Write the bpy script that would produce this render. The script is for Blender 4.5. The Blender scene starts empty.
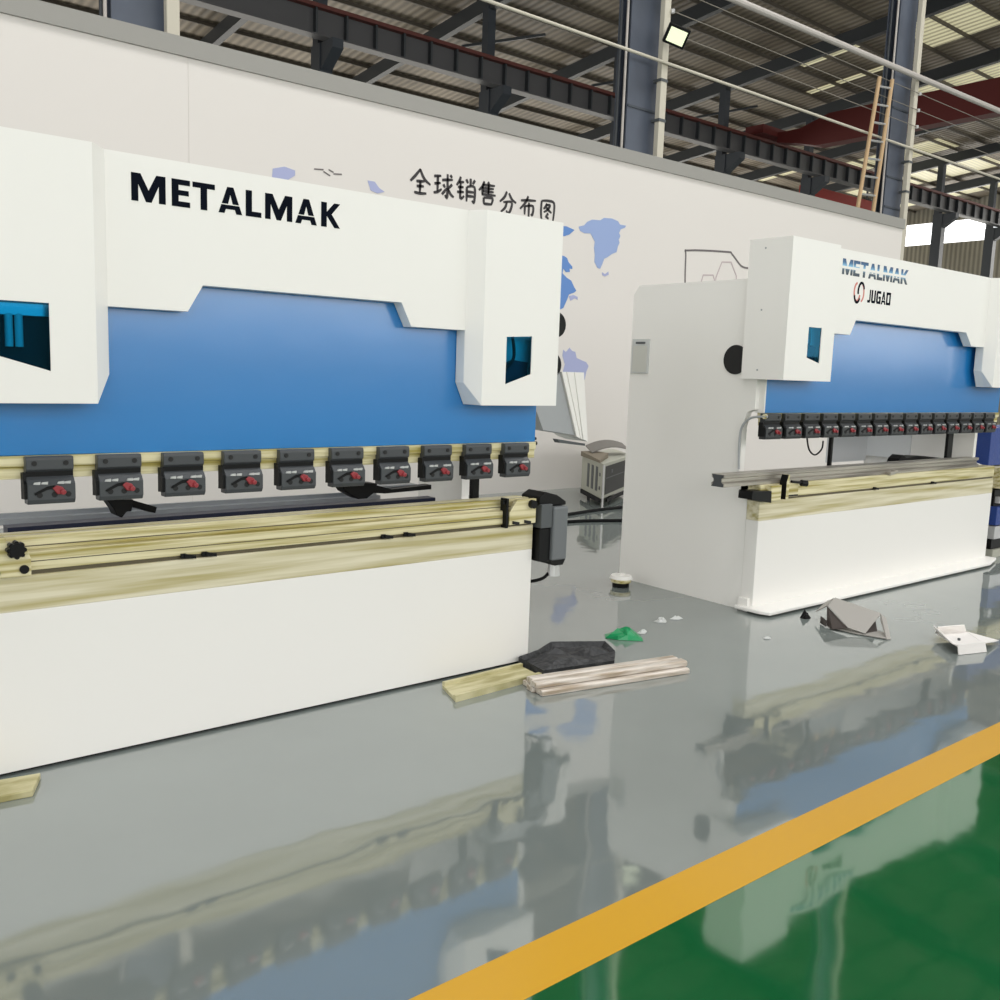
import bpy, math, random
from mathutils import Vector, Matrix
random.seed(7)
S = bpy.context.scene
COL = S.collection
PI = math.pi

# ------------------------------------------------------------------ helpers
def srgb(r, g, b):
    f = lambda c: (c/255)/12.92 if c/255 <= .04045 else ((c/255+.055)/1.055)**2.4
    return (f(r), f(g), f(b), 1)

class MB:
    """collects polygons of one part"""
    def __init__(s): s.v = []; s.f = []; s.m = []
    def add(s, vs, fs, mi=0):
        n = len(s.v); s.v += [tuple(v) for v in vs]
        for f in fs: s.f.append([n+i for i in f]); s.m.append(mi)
        return s
    def box(s, x0, x1, y0, y1, z0, z1, mi=0):
        vs = [(x, y, z) for x in (x0, x1) for y in (y0, y1) for z in (z0, z1)]
        return s.add(vs, [(0,1,3,2),(4,6,7,5),(0,4,5,1),(2,3,7,6),(0,2,6,4),(1,5,7,3)], mi)
    def prism(s, pts, axis, a, b, mi=0):
        """extrude polygon: axis 'y' pts=(x,z); 'x' pts=(y,z); 'z' pts=(x,y)"""
        ar = sum(pts[i][0]*pts[(i+1)%len(pts)][1]-pts[(i+1)%len(pts)][0]*pts[i][1] for i in range(len(pts)))
        if ar < 0: pts = pts[::-1]
        n = len(pts)
        def P(p, t):
            return {'y': (p[0], t, p[1]), 'x': (t, p[0], p[1]), 'z': (p[0], p[1], t)}[axis]
        vs = [P(p, a) for p in pts]+[P(p, b) for p in pts]
        fs = [list(range(n)), list(range(2*n-1, n-1, -1))]
        fs += [((i+1)%n, i, n+i, n+(i+1)%n) for i in range(n)]
        flip = (axis == 'y') == (b > a)
        if not flip: fs = [list(f)[::-1] for f in fs]
        return s.add(vs, fs, mi)
    def obox(s, c, ux, uy, uz, mi=0):
        c, ux, uy, uz = map(Vector, (c, ux, uy, uz))
        vs = [c+a*ux+b*uy+d*uz for a in (-1,1) for b in (-1,1) for d in (-1,1)]
        return s.add(vs, [(0,1,3,2),(4,6,7,5),(0,4,5,1),(2,3,7,6),(0,2,6,4),(1,5,7,3)], mi)
    def beam(s, p, q, w, h, mi=0, up=(0,0,1)):
        p, q = Vector(p), Vector(q); d = (q-p); L = d.length; d.normalize()
        u = Vector(up)
        if abs(d.dot(u)) > .95: u = Vector((0,1,0))
        sd = d.cross(u).normalized(); u = sd.cross(d).normalized()
        return s.obox((p+q)/2, d*L/2, sd*w/2, u*h/2, mi)
    def cyl(s, p, q, r, n=16, mi=0, r2=None):
        p, q = Vector(p), Vector(q); d = (q-p).normalized(); r2 = r if r2 is None else r2
        u = Vector((0,0,1)) if abs(d.z) < .9 else Vector((1,0,0))
        a = d.cross(u).normalized(); b = d.cross(a)
        vs = []
        for c, rr in ((p, r), (q, r2)):
            for i in range(n):
                t = 2*PI*i/n; vs.append(c+a*rr*math.cos(t)+b*rr*math.sin(t))
        fs = [(i, (i+1)%n, n+(i+1)%n, n+i) for i in range(n)]+[list(range(n))[::-1], list(range(n, 2*n))]
        return s.add(vs, fs, mi)
    def tube(s, pts, r, n=8, mi=0):
        pts = [Vector(p) for p in pts]; vs = []; prev = None
        for i, p in enumerate(pts):
            d = (pts[min(i+1, len(pts)-1)]-pts[max(i-1, 0)]).normalized()
            if prev is None:
                u = Vector((0,0,1)) if abs(d.z) < .9 else Vector((1,0,0)); a = d.cross(u).normalized()
            else: a = (prev-d*prev.dot(d)).normalized()
            prev = a; b = d.cross(a)
            for k in range(n):
                t = 2*PI*k/n; vs.append(p+a*r*math.cos(t)+b*r*math.sin(t))
        fs = []
        for i in range(len(pts)-1):
            for k in range(n):
                fs.append((i*n+k, i*n+(k+1)%n, (i+1)*n+(k+1)%n, (i+1)*n+k))
        fs += [list(range(n))[::-1], list(range((len(pts)-1)*n, len(pts)*n))]
        return s.add(vs, fs, mi)
    def build(s, name, mat, parent=None, bevel=0, smooth=False, loc=None):
        me = bpy.data.meshes.new(name); me.from_pydata(s.v, [], s.f)
        for m in (mat if isinstance(mat, (list, tuple)) else [mat]): me.materials.append(m)
        for p, i in zip(me.polygons, s.m): p.material_index = i; p.use_smooth = smooth
        me.validate(); me.update()
        o = bpy.data.objects.new(name, me); COL.objects.link(o)
        if parent: o.parent = parent
        if loc: o.location = loc
        if bevel:
            b = o.modifiers.new('bevel', 'BEVEL'); b.width = bevel; b.segments = 2; b.limit_method = 'ANGLE'; b.angle_limit = math.radians(40)
        return o

def tag(o, label=None, cat=None, group=None, kind=None):
    if label: o['label'] = label
    if cat: o['category'] = cat
    if group: o['group'] = group
    if kind: o['kind'] = kind
    elif label and cat: o['kind'] = 'thing'
    return o
def thing(name, label, cat, loc=(0,0,0), group=None, rz=0):
    o = bpy.data.objects.new(name, None); COL.objects.link(o); o.location = loc; o.rotation_euler = (0,0,rz)
    return tag(o, label, cat, group)
def copy_tree(o, parent=None):
    c = o.copy(); COL.objects.link(c); c.parent = parent
    for ch in list(o.children): copy_tree(ch, c)
    return c
def smoothpts(pts, n=6):
    P = [Vector(p) for p in pts]; out = []
    for i in range(len(P)-1):
        p0 = P[max(i-1,0)]; p1 = P[i]; p2 = P[i+1]; p3 = P[min(i+2,len(P)-1)]
        for k in range(n):
            t = k/n
            out.append(.5*((2*p1)+(p2-p0)*t+(2*p0-5*p1+4*p2-p3)*t*t+(3*p1-p0-3*p2+p3)*t**3))
    out.append(P[-1]); return out

# ------------------------------------------------------------------ materials
def mat(name, col, rough=.5, metal=0, ior=1.5, coat=0, bump=None, vary=None, emit=None):
    m = bpy.data.materials.new(name); m.use_nodes = True
    nt = m.node_tree; b = nt.nodes['Principled BSDF']
    c = srgb(*col)
    b.inputs['Base Color'].default_value = c
    b.inputs['Roughness'].default_value = rough; b.inputs['Metallic'].default_value = metal
    b.inputs['IOR'].default_value = ior; b.inputs['Coat Weight'].default_value = coat
    b.inputs['Coat Roughness'].default_value = .08
    tc = nt.nodes.new('ShaderNodeTexCoord')
    if vary:       # (scale xyz, other colour, lo, hi)
        mp = nt.nodes.new('ShaderNodeMapping'); mp.inputs['Scale'].default_value = vary[0]
        nt.links.new(tc.outputs['Object'], mp.inputs['Vector'])
        n = nt.nodes.new('ShaderNodeTexNoise'); n.inputs['Scale'].default_value = 1; n.inputs['Detail'].default_value = 4
        nt.links.new(mp.outputs[0], n.inputs['Vector'])
        r = nt.nodes.new('ShaderNodeValToRGB')
        r.color_ramp.elements[0].position = vary[2]; r.color_ramp.elements[0].color = c
        r.color_ramp.elements[1].position = vary[3]; r.color_ramp.elements[1].color = srgb(*vary[1])
        nt.links.new(n.outputs['Fac'], r.inputs['Fac']); nt.links.new(r.outputs['Color'], b.inputs['Base Color'])
    if bump:       # (scale, strength, distance)
        n = nt.nodes.new('ShaderNodeTexNoise'); n.inputs['Scale'].default_value = bump[0]; n.inputs['Detail'].default_value = 2
        nt.links.new(tc.outputs['Object'], n.inputs['Vector'])
        bp = nt.nodes.new('ShaderNodeBump'); bp.inputs['Strength'].default_value = bump[1]; bp.inputs['Distance'].default_value = bump[2]
        nt.links.new(n.outputs['Fac'], bp.inputs['Height']); nt.links.new(bp.outputs['Normal'], b.inputs['Normal'])
    if emit:
        b.inputs['Emission Color'].default_value = srgb(*emit[0]); b.inputs['Emission Strength'].default_value = emit[1]
    return m

M = {}
M['white'] = mat('white_paint', (236,234,229), .38, bump=(3, .03, .01))
M['blue'] = mat('blue_paint', (28,122,192), .2, ior=1.9, bump=(2.2, .1, .02))
M['gold'] = mat('oiled_steel', (222,215,188), .4, .12, vary=((.9, 16, 26), (170,158,98), .40, .68))
M['gold2'] = mat('oiled_steel_rail', (224,215,176), .36, .12, vary=((1.3, 24, 44), (160,146,70), .42, .66))
M['steel'] = mat('bare_steel', (182,176,166), .3, .55, vary=((1, 20, 30), (120,114,108), .45, .7))
M['clamp'] = mat('dark_clamp_steel', (66,69,72), .38, .1)
M['grooveshade'] = mat('groove_shadow', (92,84,62), .5)  # T-slot shadow put into the colour; the seam strips share it
M['clampdark'] = mat('black_clamp_steel', (10,11,12), .5, ior=1.3)
M['black'] = mat('black_plastic', (9,10,11), .42, ior=1.3)
M['rubber'] = mat('black_rubber', (7,7,8), .6, ior=1.3)
M['red'] = mat('red_lever', (146,50,56), .35)
M['silver'] = mat('silver', (205,205,205), .3, .6)
M['darkgrey'] = mat('dark_grey_plastic', (78,82,84), .5)
M['navy'] = mat('navy_paint', (10,22,52), .4)
M['blue3'] = mat('blue_hammer_paint', (30,62,135), .45, bump=(60, .6, .01))
M['ink'] = mat('black_print', (8,14,26), .7, ior=1.15)
M['greysteel'] = mat('grey_sheet', (160,163,165), .45)
M['wallpaint'] = mat('wall_panel', (220,215,209), .55, bump=(1.2, .04, .02))
M['cap'] = mat('wall_cap', (150,148,142), .5)
M['map'] = mat('map_blue', (146,166,208), .55)
M['map2'] = mat('map_deep_blue', (92,134,196), .55)
M['map3'] = mat('map_lilac', (164,170,206), .55)
M['line'] = mat('grey_print', (104,98,98), .55)
M['pinkline'] = mat('pale_print', (186,170,172), .55)
M['brush'] = mat('brush_print', (44,40,42), .55)
M['col'] = mat('column_paint', (88,96,110), .4, vary=((1,1,.6), (70,76,88), .4, .6))
M['colfar'] = mat('far_column_paint', (62,68,76), .5)
M['beamdark'] = mat('beam_paint', (62,66,70), .5)
M['runway'] = mat('runway_paint', (88,88,90), .5)
M['rail'] = mat('red_rail', (104,56,50), .6)
M['crane'] = mat('crane_red', (98,34,32), .6)
M['cream'] = mat('cream_pipe', (196,190,174), .5)
M['conduit'] = mat('grey_conduit', (184,178,172), .45)
M['wood'] = mat('bamboo_ladder', (188,158,120), .6)
M['purlin'] = mat('purlin_steel', (92,86,76), .6)
M['wire'] = mat('wire', (128,122,112), .6)
M['board'] = mat('olive_board', (196,189,150), .5, vary=((4,20,10), (150,142,92), .4, .65))
M['alu'] = mat('pale_rail', (210,202,192), .4, .15, vary=((4,40,40), (160,144,124), .42, .66))
M['foam'] = mat('black_foam', (40,41,43), .5, bump=(14, 1, .03))
M['green'] = mat('green_film', (14,140,84), .3)
M['carton'] = mat('grey_carton', (158,154,148), .6)
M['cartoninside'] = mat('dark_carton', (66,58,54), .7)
M['paper'] = mat('white_paper', (232,228,224), .6)
M['beige'] = mat('beige_casing', (172,172,158), .5)
M['khaki'] = mat('brown_board', (120,110,92), .6)
M['film'] = mat('clear_film', (196,198,196), .2)
M['clamp2'] = mat('darker_clamp_steel', (46,48,50), .38)
M['hole'] = mat('dark_hole', (8,9,10), .6)
M['lamp'] = mat('lamp_face', (235,238,225), .4, emit=((228,238,176), .55))

def floor_mat(name, col, wob=1.0, rough=.055, other=None):
    m = mat(name, col, rough, ior=2.75, coat=0)
    nt = m.node_tree; b = nt.nodes['Principled BSDF']
    tc = nt.nodes.new('ShaderNodeTexCoord')
    n = nt.nodes.new('ShaderNodeTexNoise'); n.inputs['Scale'].default_value = 2.2; n.inputs['Detail'].default_value = 2
    nt.links.new(tc.outputs['Object'], n.inputs['Vector'])
    bp = nt.nodes.new('ShaderNodeBump'); bp.inputs['Strength'].default_value = .34*wob; bp.inputs['Distance'].default_value = .009
    nt.links.new(n.outputs['Fac'], bp.inputs['Height']); nt.links.new(bp.outputs['Normal'], b.inputs['Normal'])
    n2 = nt.nodes.new('ShaderNodeTexNoise'); n2.inputs['Scale'].default_value = .7; n2.inputs['Detail'].default_value = 5
    nt.links.new(tc.outputs['Object'], n2.inputs['Vector'])
    r = nt.nodes.new('ShaderNodeValToRGB')
    r.color_ramp.elements[0].position = .35; r.color_ramp.elements[0].color = srgb(*col)
    r.color_ramp.elements[1].position = .7; r.color_ramp.elements[1].color = srgb(*(other or [c*.94 for c in col]))
    nt.links.new(n2.outputs['Fac'], r.inputs['Fac']); nt.links.new(r.outputs['Color'], b.inputs['Base Color'])
    return m
M['floor'] = floor_mat('grey_epoxy', (122,130,127))
M['floorgreen'] = floor_mat('green_epoxy', (14,92,48), .8, other=(18,100,54))
M['stripe'] = mat('yellow_paint', (206,156,40), .3)

# tinted pane
def glass():
    m = bpy.data.materials.new('tinted_window'); m.use_nodes = True; nt = m.node_tree
    out = nt.nodes['Material Output']; nt.nodes.remove(nt.nodes['Principled BSDF'])
    t = nt.nodes.new('ShaderNodeBsdfTransparent'); t.inputs[0].default_value = srgb(84,205,242)
    g = nt.nodes.new('ShaderNodeBsdfGlossy'); g.inputs['Roughness'].default_value = .03; g.inputs['Color'].default_value = srgb(90,180,225)
    mx = nt.nodes.new('ShaderNodeMixShader'); fr = nt.nodes.new('ShaderNodeFresnel'); fr.inputs[0].default_value = 1.6
    nt.links.new(fr.outputs[0], mx.inputs[0]); nt.links.new(t.outputs[0], mx.inputs[1]); nt.links.new(g.outputs[0], mx.inputs[2])
    nt.links.new(mx.outputs[0], out.inputs[0]); return m
M['glass'] = glass()

# corrugated sheet: ribs run along the roof slope
def sheet(name, c1, c2, axis, scale, patch=None):
    m = mat(name, c1, .6); nt = m.node_tree; b = nt.nodes['Principled BSDF']
    tc = nt.nodes.new('ShaderNodeTexCoord')
    w = nt.nodes.new('ShaderNodeTexWave'); w.bands_direction = axis; w.inputs['Scale'].default_value = scale; w.inputs['Distortion'].default_value = 0
    nt.links.new(tc.outputs['Object'], w.inputs['Vector'])
    n = nt.nodes.new('ShaderNodeTexNoise'); n.inputs['Scale'].default_value = .35; n.inputs['Detail'].default_value = 6
    nt.links.new(tc.outputs['Object'], n.inputs['Vector'])
    r = nt.nodes.new('ShaderNodeValToRGB')
    r.color_ramp.elements[0].position = .3; r.color_ramp.elements[0].color = srgb(*c2)
    r.color_ramp.elements[1].position = .65; r.color_ramp.elements[1].color = srgb(*c1)
    nt.links.new(n.outputs['Fac'], r.inputs['Fac'])
    mx = nt.nodes.new('ShaderNodeMixRGB'); mx.blend_type = 'MULTIPLY'; mx.inputs[0].default_value = .45
    nt.links.new(r.outputs['Color'], mx.inputs[1]); nt.links.new(w.outputs['Color'], mx.inputs[2])
    nt.links.new(mx.outputs[0], b.inputs['Base Color'])
    bp = nt.nodes.new('ShaderNodeBump'); bp.inputs['Strength'].default_value = .8; bp.inputs['Distance'].default_value = .04
    nt.links.new(w.outputs['Fac'], bp.inputs['Height']); nt.links.new(bp.outputs['Normal'], b.inputs['Normal'])
    return m
M['roof'] = sheet('corrugated_roof', (170,157,138), (122,112,98), 'X', .85)
M['siding'] = sheet('corrugated_siding', (168,164,152), (150,146,134), 'Y', .9)
M['daylight'] = mat('daylight_pane', (240,245,250), .4, emit=((255,255,255), 2.2))
M['skylight'] = mat('skylight_sheet', (200,195,165), .5, emit=((236,228,186), .5))
nt = M['skylight'].node_tree; tc = nt.nodes.new('ShaderNodeTexCoord'); w = nt.nodes.new('ShaderNodeTexWave'); w.bands_direction = 'X'; w.inputs['Scale'].default_value = .85
mr = nt.nodes.new('ShaderNodeMapRange'); mr.inputs[3].default_value = .16; mr.inputs[4].default_value = .6
nt.links.new(tc.outputs['Object'], w.inputs['Vector']); nt.links.new(w.outputs['Fac'], mr.inputs[0]); nt.links.new(mr.outputs[0], nt.nodes['Principled BSDF'].inputs['Emission Strength'])

# ------------------------------------------------------------------ setting
YW = 9.25          # partition wall face
floor = MB().box(-14, 78, 1.77, 47, -.2, 0).build('floor', M['floor']); tag(floor, kind='structure')
fg = MB().box(-14, 78, -12, 1.60, -.2, 0).build('floor', M['floorgreen']); tag(fg, kind='structure')
st = MB().box(-14, 78, 1.60, 1.77, -.2, .0008).build('trim_1', M['stripe']); tag(st, kind='structure')

wall = MB().box(-6, 3.548, YW, YW+.16, 0, 4.40).box(3.553, 16.95, YW, YW+.16, 0, 4.40).box(3.546,3.555,YW+.004,YW+.1,0,4.4)
wall = tag(wall.build('wall_back', M['wallpaint']), kind='structure')
tag(MB().box(-6, 16.97, YW-.03, YW+.19, 4.40, 4.57).build('trim_2', M['cap']), kind='structure')

# roof of the hall
RY, RZ, RS = 29.5, 15.75, .093      # sheet height at y=RY, rising towards the camera side
def rz(y): return RZ-RS*(y-RY)
roof = MB(); y0, y1 = -4, 47
roof.add([(-14,y0,rz(y0)), (78,y0,rz(y0)), (78,y1,rz(y1)), (-14,y1,rz(y1)), (-14,y0,rz(y0)+.1), (78,y0,rz(y0)+.1), (78,y1,rz(y1)+.1), (-14,y1,rz(y1)+.1)],
         [(0,3,2,1), (4,5,6,7), (0,1,5,4), (1,2,6,5), (2,3,7,6), (3,0,4,7)])
ceil = tag(roof.build('ceiling', M['roof']), kind='structure')
ROWS = [15.9+7.1*k for k in range(-3, 9)]
for x in ROWS:
    MB().beam((x, y0+.3, rz(y0)-.48), (x, y1-.3, rz(y1)-.48), .28, .55).build('rafter', M['beamdark'], ceil)
for k in range(31):
    y = y0+.8+k*1.6
    MB().box(-13.5, 77.5, y-.035, y+.035, rz(y)-.16, rz(y)-.02).build('purlin', M['purlin'], ceil)
def skypane(xa, xb, ya, yb):
    m = MB()
    m.add([(xa,ya,rz(ya)-.02), (xb,ya,rz(ya)-.02), (xb,yb,rz(yb)-.02), (xa,yb,rz(yb)-.02)], [(0,3,2,1)])
    o = m.build('skylight_panel', M['skylight'], ceil)
for xa, wd_, ya, yb in ((38.6,3.6,19.4,22.6),(42.3,.45,24.5,28.8),(38.2,1.2,24,27),(45.6,3.2,20.8,25.6),(45.4,.6,29,33.5),(49.8,.9,25,31),(55.3,2.6,28.5,35),(52.6,1.0,29,41),(60.2,4.2,28.5,34.5),(62,1.6,36,42),(67.0,3.0,28,42),(54,.5,36,42)):
    skypane(xa, xa+wd_, ya, yb)
for i in (2, 3, 4, 5, 6):
    x = ROWS[i]
    MB().beam((x, 31.4, 14.1), (x+3.4, 30.4, 15.1), .1, .1).build('roof_brace', M['beamdark'], ceil)
# hall end wall far right, with high windows
ew = MB().box(72, 72.3, -4, 47, 0, 12.3); ew.box(72, 72.3, -4, 47, 13.9, 18.9)
ew = tag(ew.build('wall_right', M['siding']), kind='structure')
k = 0
for ya in (3, 10.1, 17.2, 24.3, 32.4, 39.5):
    k += 1
    w = MB().box(72.05, 72.15, ya, ya+6.6, 12.3, 13.9).build('window_%d' % k, M['daylight']); tag(w, kind='structure')
    f = MB().box(71.98, 72.3, ya+6.6, ya+7.1, 12.3, 13.9)
    f.build('mullion', M['siding'], w)
bk = tag(MB().box(-14, 78, 47, 47.3, 0, 14.2).build('wall_front', M['siding']), kind='structure')
lw = tag(MB().box(-14.3, -14, -4, 47, 0, 18.8).build('wall_left', M['wallpaint']), kind='structure')

# columns just behind the partition
def near_column(x, label, ladder=False):
    t = thing('steel_column', label, 'column', (x, 9.95, 0))
    h = rz(9.95)-.2
    m = MB().box(-.30, .30, -.125, -.10, 0, h).box(-.012, .012, -.1, .1, 0, h).box(-.30, .30, .10, .125, 0, h)
    m.build('shaft', M['col'], t)
    for z in (5.35,) if not ladder else (4.9, 5.45, 6.05, 6.7): MB().box(-.29, .29, -.14, -.125, z, z+.03).build('stiffener', M['colfar'], t)
    MB().cyl((-.35,-.10,0), (-.35,-.10,h), .018).build('conduit', M['conduit'], t)
    MB().cyl((-.35,.02,0), (-.35,.02,h), .02).build('conduit', M['beamdark'], t)
    return t
for x, l in ((3.33, 'steel column leftmost behind the wall, mostly hidden by its cream downpipe'), (10.43, 'wide blue-grey steel column with the floodlight beside it'), (17.53, 'blue-grey steel column behind the wall with a bamboo ladder leaning on it')):
    near_column(x, l, x > 17)
for x, l in ((3.56, 'cream square downpipe near the top left corner'), (10.67, 'cream square downpipe beside the floodlight column'), (17.72, 'cream square downpipe beside the ladder column')):
    p = thing('downpipe', l, 'pipe', (x, 9.68, 0))
    m = MB().box(-.065, .065, -.045, .045, 0, 16.6)
    m.build('pipe', M['cream'], p, .01)
    for z in (5.2, 5.75): MB().box(-.075, .075, -.052, .1, z, z+.04).build('bracket', M['darkgrey'], p)
    for z in (6.42, 6.72, 7.02, 7.3):
        MB().cyl((.075,-.07,z-.025), (.075,-.07,z+.025), .03, 10).build('insulator', M['silver'], p)
# ladder
t = thing('bamboo_ladder', 'tan bamboo ladder leaning beside the right column above the wall', 'ladder', (15.9, 9.44, 0))
a0, a1 = Vector((-.9,.02,0)), Vector((.25,.06,6.95)); b0, b1 = Vector((-.18,.02,0)), Vector((.68,.06,7.0))
for a, b in ((a0, a1), (b0, b1)): MB().cyl(a, b, .035, 10).build('rail', M['wood'], t)
for k in range(22):
    u = (k+.5)/22; MB().cyl(a0.lerp(a1, u), b0.lerp(b1, u), .02, 8).build('rung', M['silver'], t)
# pipes and wires running along the wall top
def pipe(name, label, cat, x0, x1, y, z0, z1, r, mt, group=None):
    o = MB().cyl((x0,y,z0), (x1,y,z1), r, 10).build(name, mt); return tag(o, label, cat, group)
pipe('conduit_pipe', 'thin pale conduit running level between the columns above the wall', 'pipe', -2, 26, 9.605, 5.99, 6.01, .022, M['cream'])
pipe('air_duct_pipe', 'thick pale pipe crossing high in front of the right column', 'pipe', 6, 28, 9.555, 7.12, 7.40, .052, M['conduit'])
for z, n in ((6.42, 'lowest'), (6.72, 'middle'), (7.02, 'topmost')):
    pipe('power_wire', 'thin wire strung between the column insulators, %s of the three' % n, 'wire', 10.75, 26, 9.61, z, z, .007, M['wire'], 'wires strung between the columns')
# floodlight
t = thing('floodlight', 'square LED floodlight on the column near the top centre', 'lamp', (10.60, 9.39, 6.30))
R = Matrix.Rotation(math.radians(-42), 3, 'Z') @ Matrix.Rotation(math.radians(28), 3, 'X') @ Matrix.Rotation(math.radians(20), 3, 'Y')
def rb(m, x0,x1,y0,y1,z0,z1):
    c = Vector(((x0+x1)/2,(y0+y1)/2,(z0+z1)/2)); m.obox(R@c, R@Vector(((x1-x0)/2,0,0)), R@Vector((0,(y1-y0)/2,0)), R@Vector((0,0,(z1-z0)/2)))
m = MB(); rb(m, -.16,.16,-.04,.05,-.13,.13); m.build('housing', M['black'], t, .01)
m = MB(); rb(m, -.125,.125,-.05,-.042,-.095,.095); m.build('lens', M['lamp'], t)
MB().beam((0,.05,0), (.02,.22,.05), .05, .05).build('mount', M['black'], t)

# far column row and crane runway
FY = 29.5
for i, x in enumerate(ROWS):
    if i < 3: continue
    t = thing('crane_column', 'dark far steel column carrying the crane runway beyond the wall', 'column', (x, FY, 0), 'far columns of the crane runway')
    m = MB().box(-.18, .18, .05, .4, 12.0, rz(FY+.4)-.62); m.build('upper_shaft', M['colfar'], t)
    m = MB().box(-.24, .24, -.2, .4, 0, 12.04); m.build('lower_shaft', M['colfar'], t)
    MB().prism([(-.2,11.2), (-1.0,11.75), (-1.0,12.04), (-.2,12.04)], 'x', -.2, .2).build('bracket', M['colfar'], t)
rn = thing('crane_runway', 'long dark riveted crane runway beam above the partition wall', 'crane runway', (0, 28.9, 0))
MB().box(8, 71, -.02, .02, 12.1, 12.9).box(8, 71, -.22, .22, 12.05, 12.1).build('web', M['runway'], rn)
MB().box(8, 71, -.25, .25, 12.88, 13.0).build('rail', M['rail'], rn)
sm = MB().box(0, .07, -.2, .2, 12.1, 12.88); so = sm.build('stiffener', M['beamdark'], rn); so.location.x = 15.2
for k in range(1, 50):
    c = so.copy(); COL.objects.link(c); c.location.x = 15.2+k*1.12
cr = thing('bridge_crane', 'dark red bridge crane girder crossing behind the ladder column', 'crane', (39.6, 0, 0))
MB().prism([(10.6,12.3), (26.0,12.3), (27.0,12.55), (28.1,12.75), (28.1,13.2), (26.9,13.2), (25.4,13.62), (10.6,13.62)], 'x', -.35, .35).build('girder', M['crane'], cr)
MB().box(-1.5, .9, 28.1, 29.1, 13.02, 13.4).build('end_carriage', M['crane'], cr)
# hung from the rafters
cr2 = thing('red_crane_beam', 'bright red crane beam low behind the ladder above the wall', 'crane', (50, 33.5, 0))
MB().box(0, 7.5, 0, .5, 12.2, 13.1).build('girder', mat('crane_bright_red', (176,46,40), .5), cr2)
MB().box(.6, 1.3, -.1, .6, 11.9, 12.3).build('trolley', M['crane'], cr2)
for hx_ in (1.4, 7.1): MB().box(hx_-.05, hx_+.05, .2, .3, 13.1, rz(33.5)-.8).build('hanger', M['beamdark'], cr2)

# ------------------------------------------------------------------ wall graphics
def flat(m, pts, y, mi=0, d=.003):
    m.prism(pts, 'y', y-d, y, mi)
world_map = bpy.data.objects.new('world_map_mural', None); COL.objects.link(world_map); world_map.parent = wall; world_map.location = (0, YW-.001, 0)
C1 = [(8.74,3.46),(8.84,3.49),(8.89,3.54),(8.98,3.58),(9.13,3.59),(9.2,3.63),(9.35,3.64),(9.47,3.62),(9.51,3.58),(9.63,3.58),(9.61,3.55),(9.53,3.52),(9.5,3.47),(9.53,3.43),(9.5,3.38),(9.52,3.34),(9.49,3.29),(9.47,3.21),(9.39,3.18),(9.29,3.12),(9.24,3.1),(9.21,3.03),(9.17,2.96),(9.12,2.97),(9.06,3.04),(9.06,3.13),(9.04,3.22),(9.05,3.3),(9.0,3.36),(8.96,3.4),(8.85,3.39),(8.77,3.41)]
C3 = [(7.35,2.9),(7.6,3.12),(7.9,3.18),(8.2,3.1),(8.51,3.06),(8.56,3.04),(8.59,2.99),(8.66,2.94),(8.66,2.91),(8.61,2.91),(8.62,2.87),(8.55,2.86),(8.5,2.9),(8.49,2.84),(8.57,2.79),(8.65,2.76),(8.71,2.68),(8.75,2.64),(8.71,2.61),(8.62,2.58),(8.59,2.51),(8.53,2.4),(8.3,2.3),(8.1,2.42),(7.85,2.2),(7.7,2.4),(7.45,2.55)]
C4 = [(8.56,1.86),(8.61,1.83),(8.67,1.89),(8.72,1.85),(8.78,1.84),(8.81,1.76),(8.91,1.73),(8.99,1.71),(9.04,1.66),(9.0,1.58),(8.98,1.48),(8.94,1.42),(8.92,1.52),(8.87,1.56),(8.57,1.57),(8.6,1.67),(8.55,1.78)]
for nm, mt, pl in (('continent', 'map', C1), ('island', 'map3', [(9.21,2.92),(9.27,2.9),(9.33,2.94),(9.34,2.9),(9.27,2.87),(9.22,2.88)]),
                   ('continent', 'map2', [(8.24,3.41),(8.52,3.44),(8.67,3.41),(8.58,3.34),(8.49,3.31),(8.25,3.26)]), ('continent', 'map2', C3),
                   ('island', 'map3', [(8.62,2.56),(8.7,2.58),(8.78,2.56),(8.78,2.52),(8.73,2.54),(8.65,2.5)]), ('continent', 'map3', C4),
                   ('continent', 'map3', [(4.41,3.40),(4.42,3.52),(4.55,3.56),(4.67,3.54),(4.67,3.49),(4.57,3.42)]),
                   ('island', 'map3', [(5.54,3.57),(5.63,3.57),(5.69,3.51),(5.76,3.48),(5.67,3.45),(5.58,3.47)])):
    m = MB(); flat(m, pl, 0); m.build(nm, M[mt], world_map)
def stroke(m, pts, w, y=0, d=.003):
    """brush stroke: flat ribbon on the wall, width per point"""
    ws = w if isinstance(w, list) else [w]*len(pts)
    P = [Vector((p[0], p[1])) for p in pts]; n = len(P); L = []; Rr = []
    for i in range(n):
        t = (P[min(i+1,n-1)]-P[max(i-1,0)]).normalized(); q = Vector((-t.y, t.x))
        L.append(P[i]+q*ws[i]/2); Rr.append(P[i]-q*ws[i]/2)
    for i in range(n-1):
        m.prism([L[i][:], L[i+1][:], Rr[i+1][:], Rr[i][:]], 'y', y-d, y)
tag_marks = MB()
for a, b in (((4.89,3.59),(5.0,3.60)), ((5.0,3.58),(5.08,3.55)), ((5.06,3.61),(5.12,3.59)), ((5.12,3.575),(5.22,3.585))): stroke(tag_marks, [a, b], .014)
tag_marks.build('small_lettering', M['line'], world_map)
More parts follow.
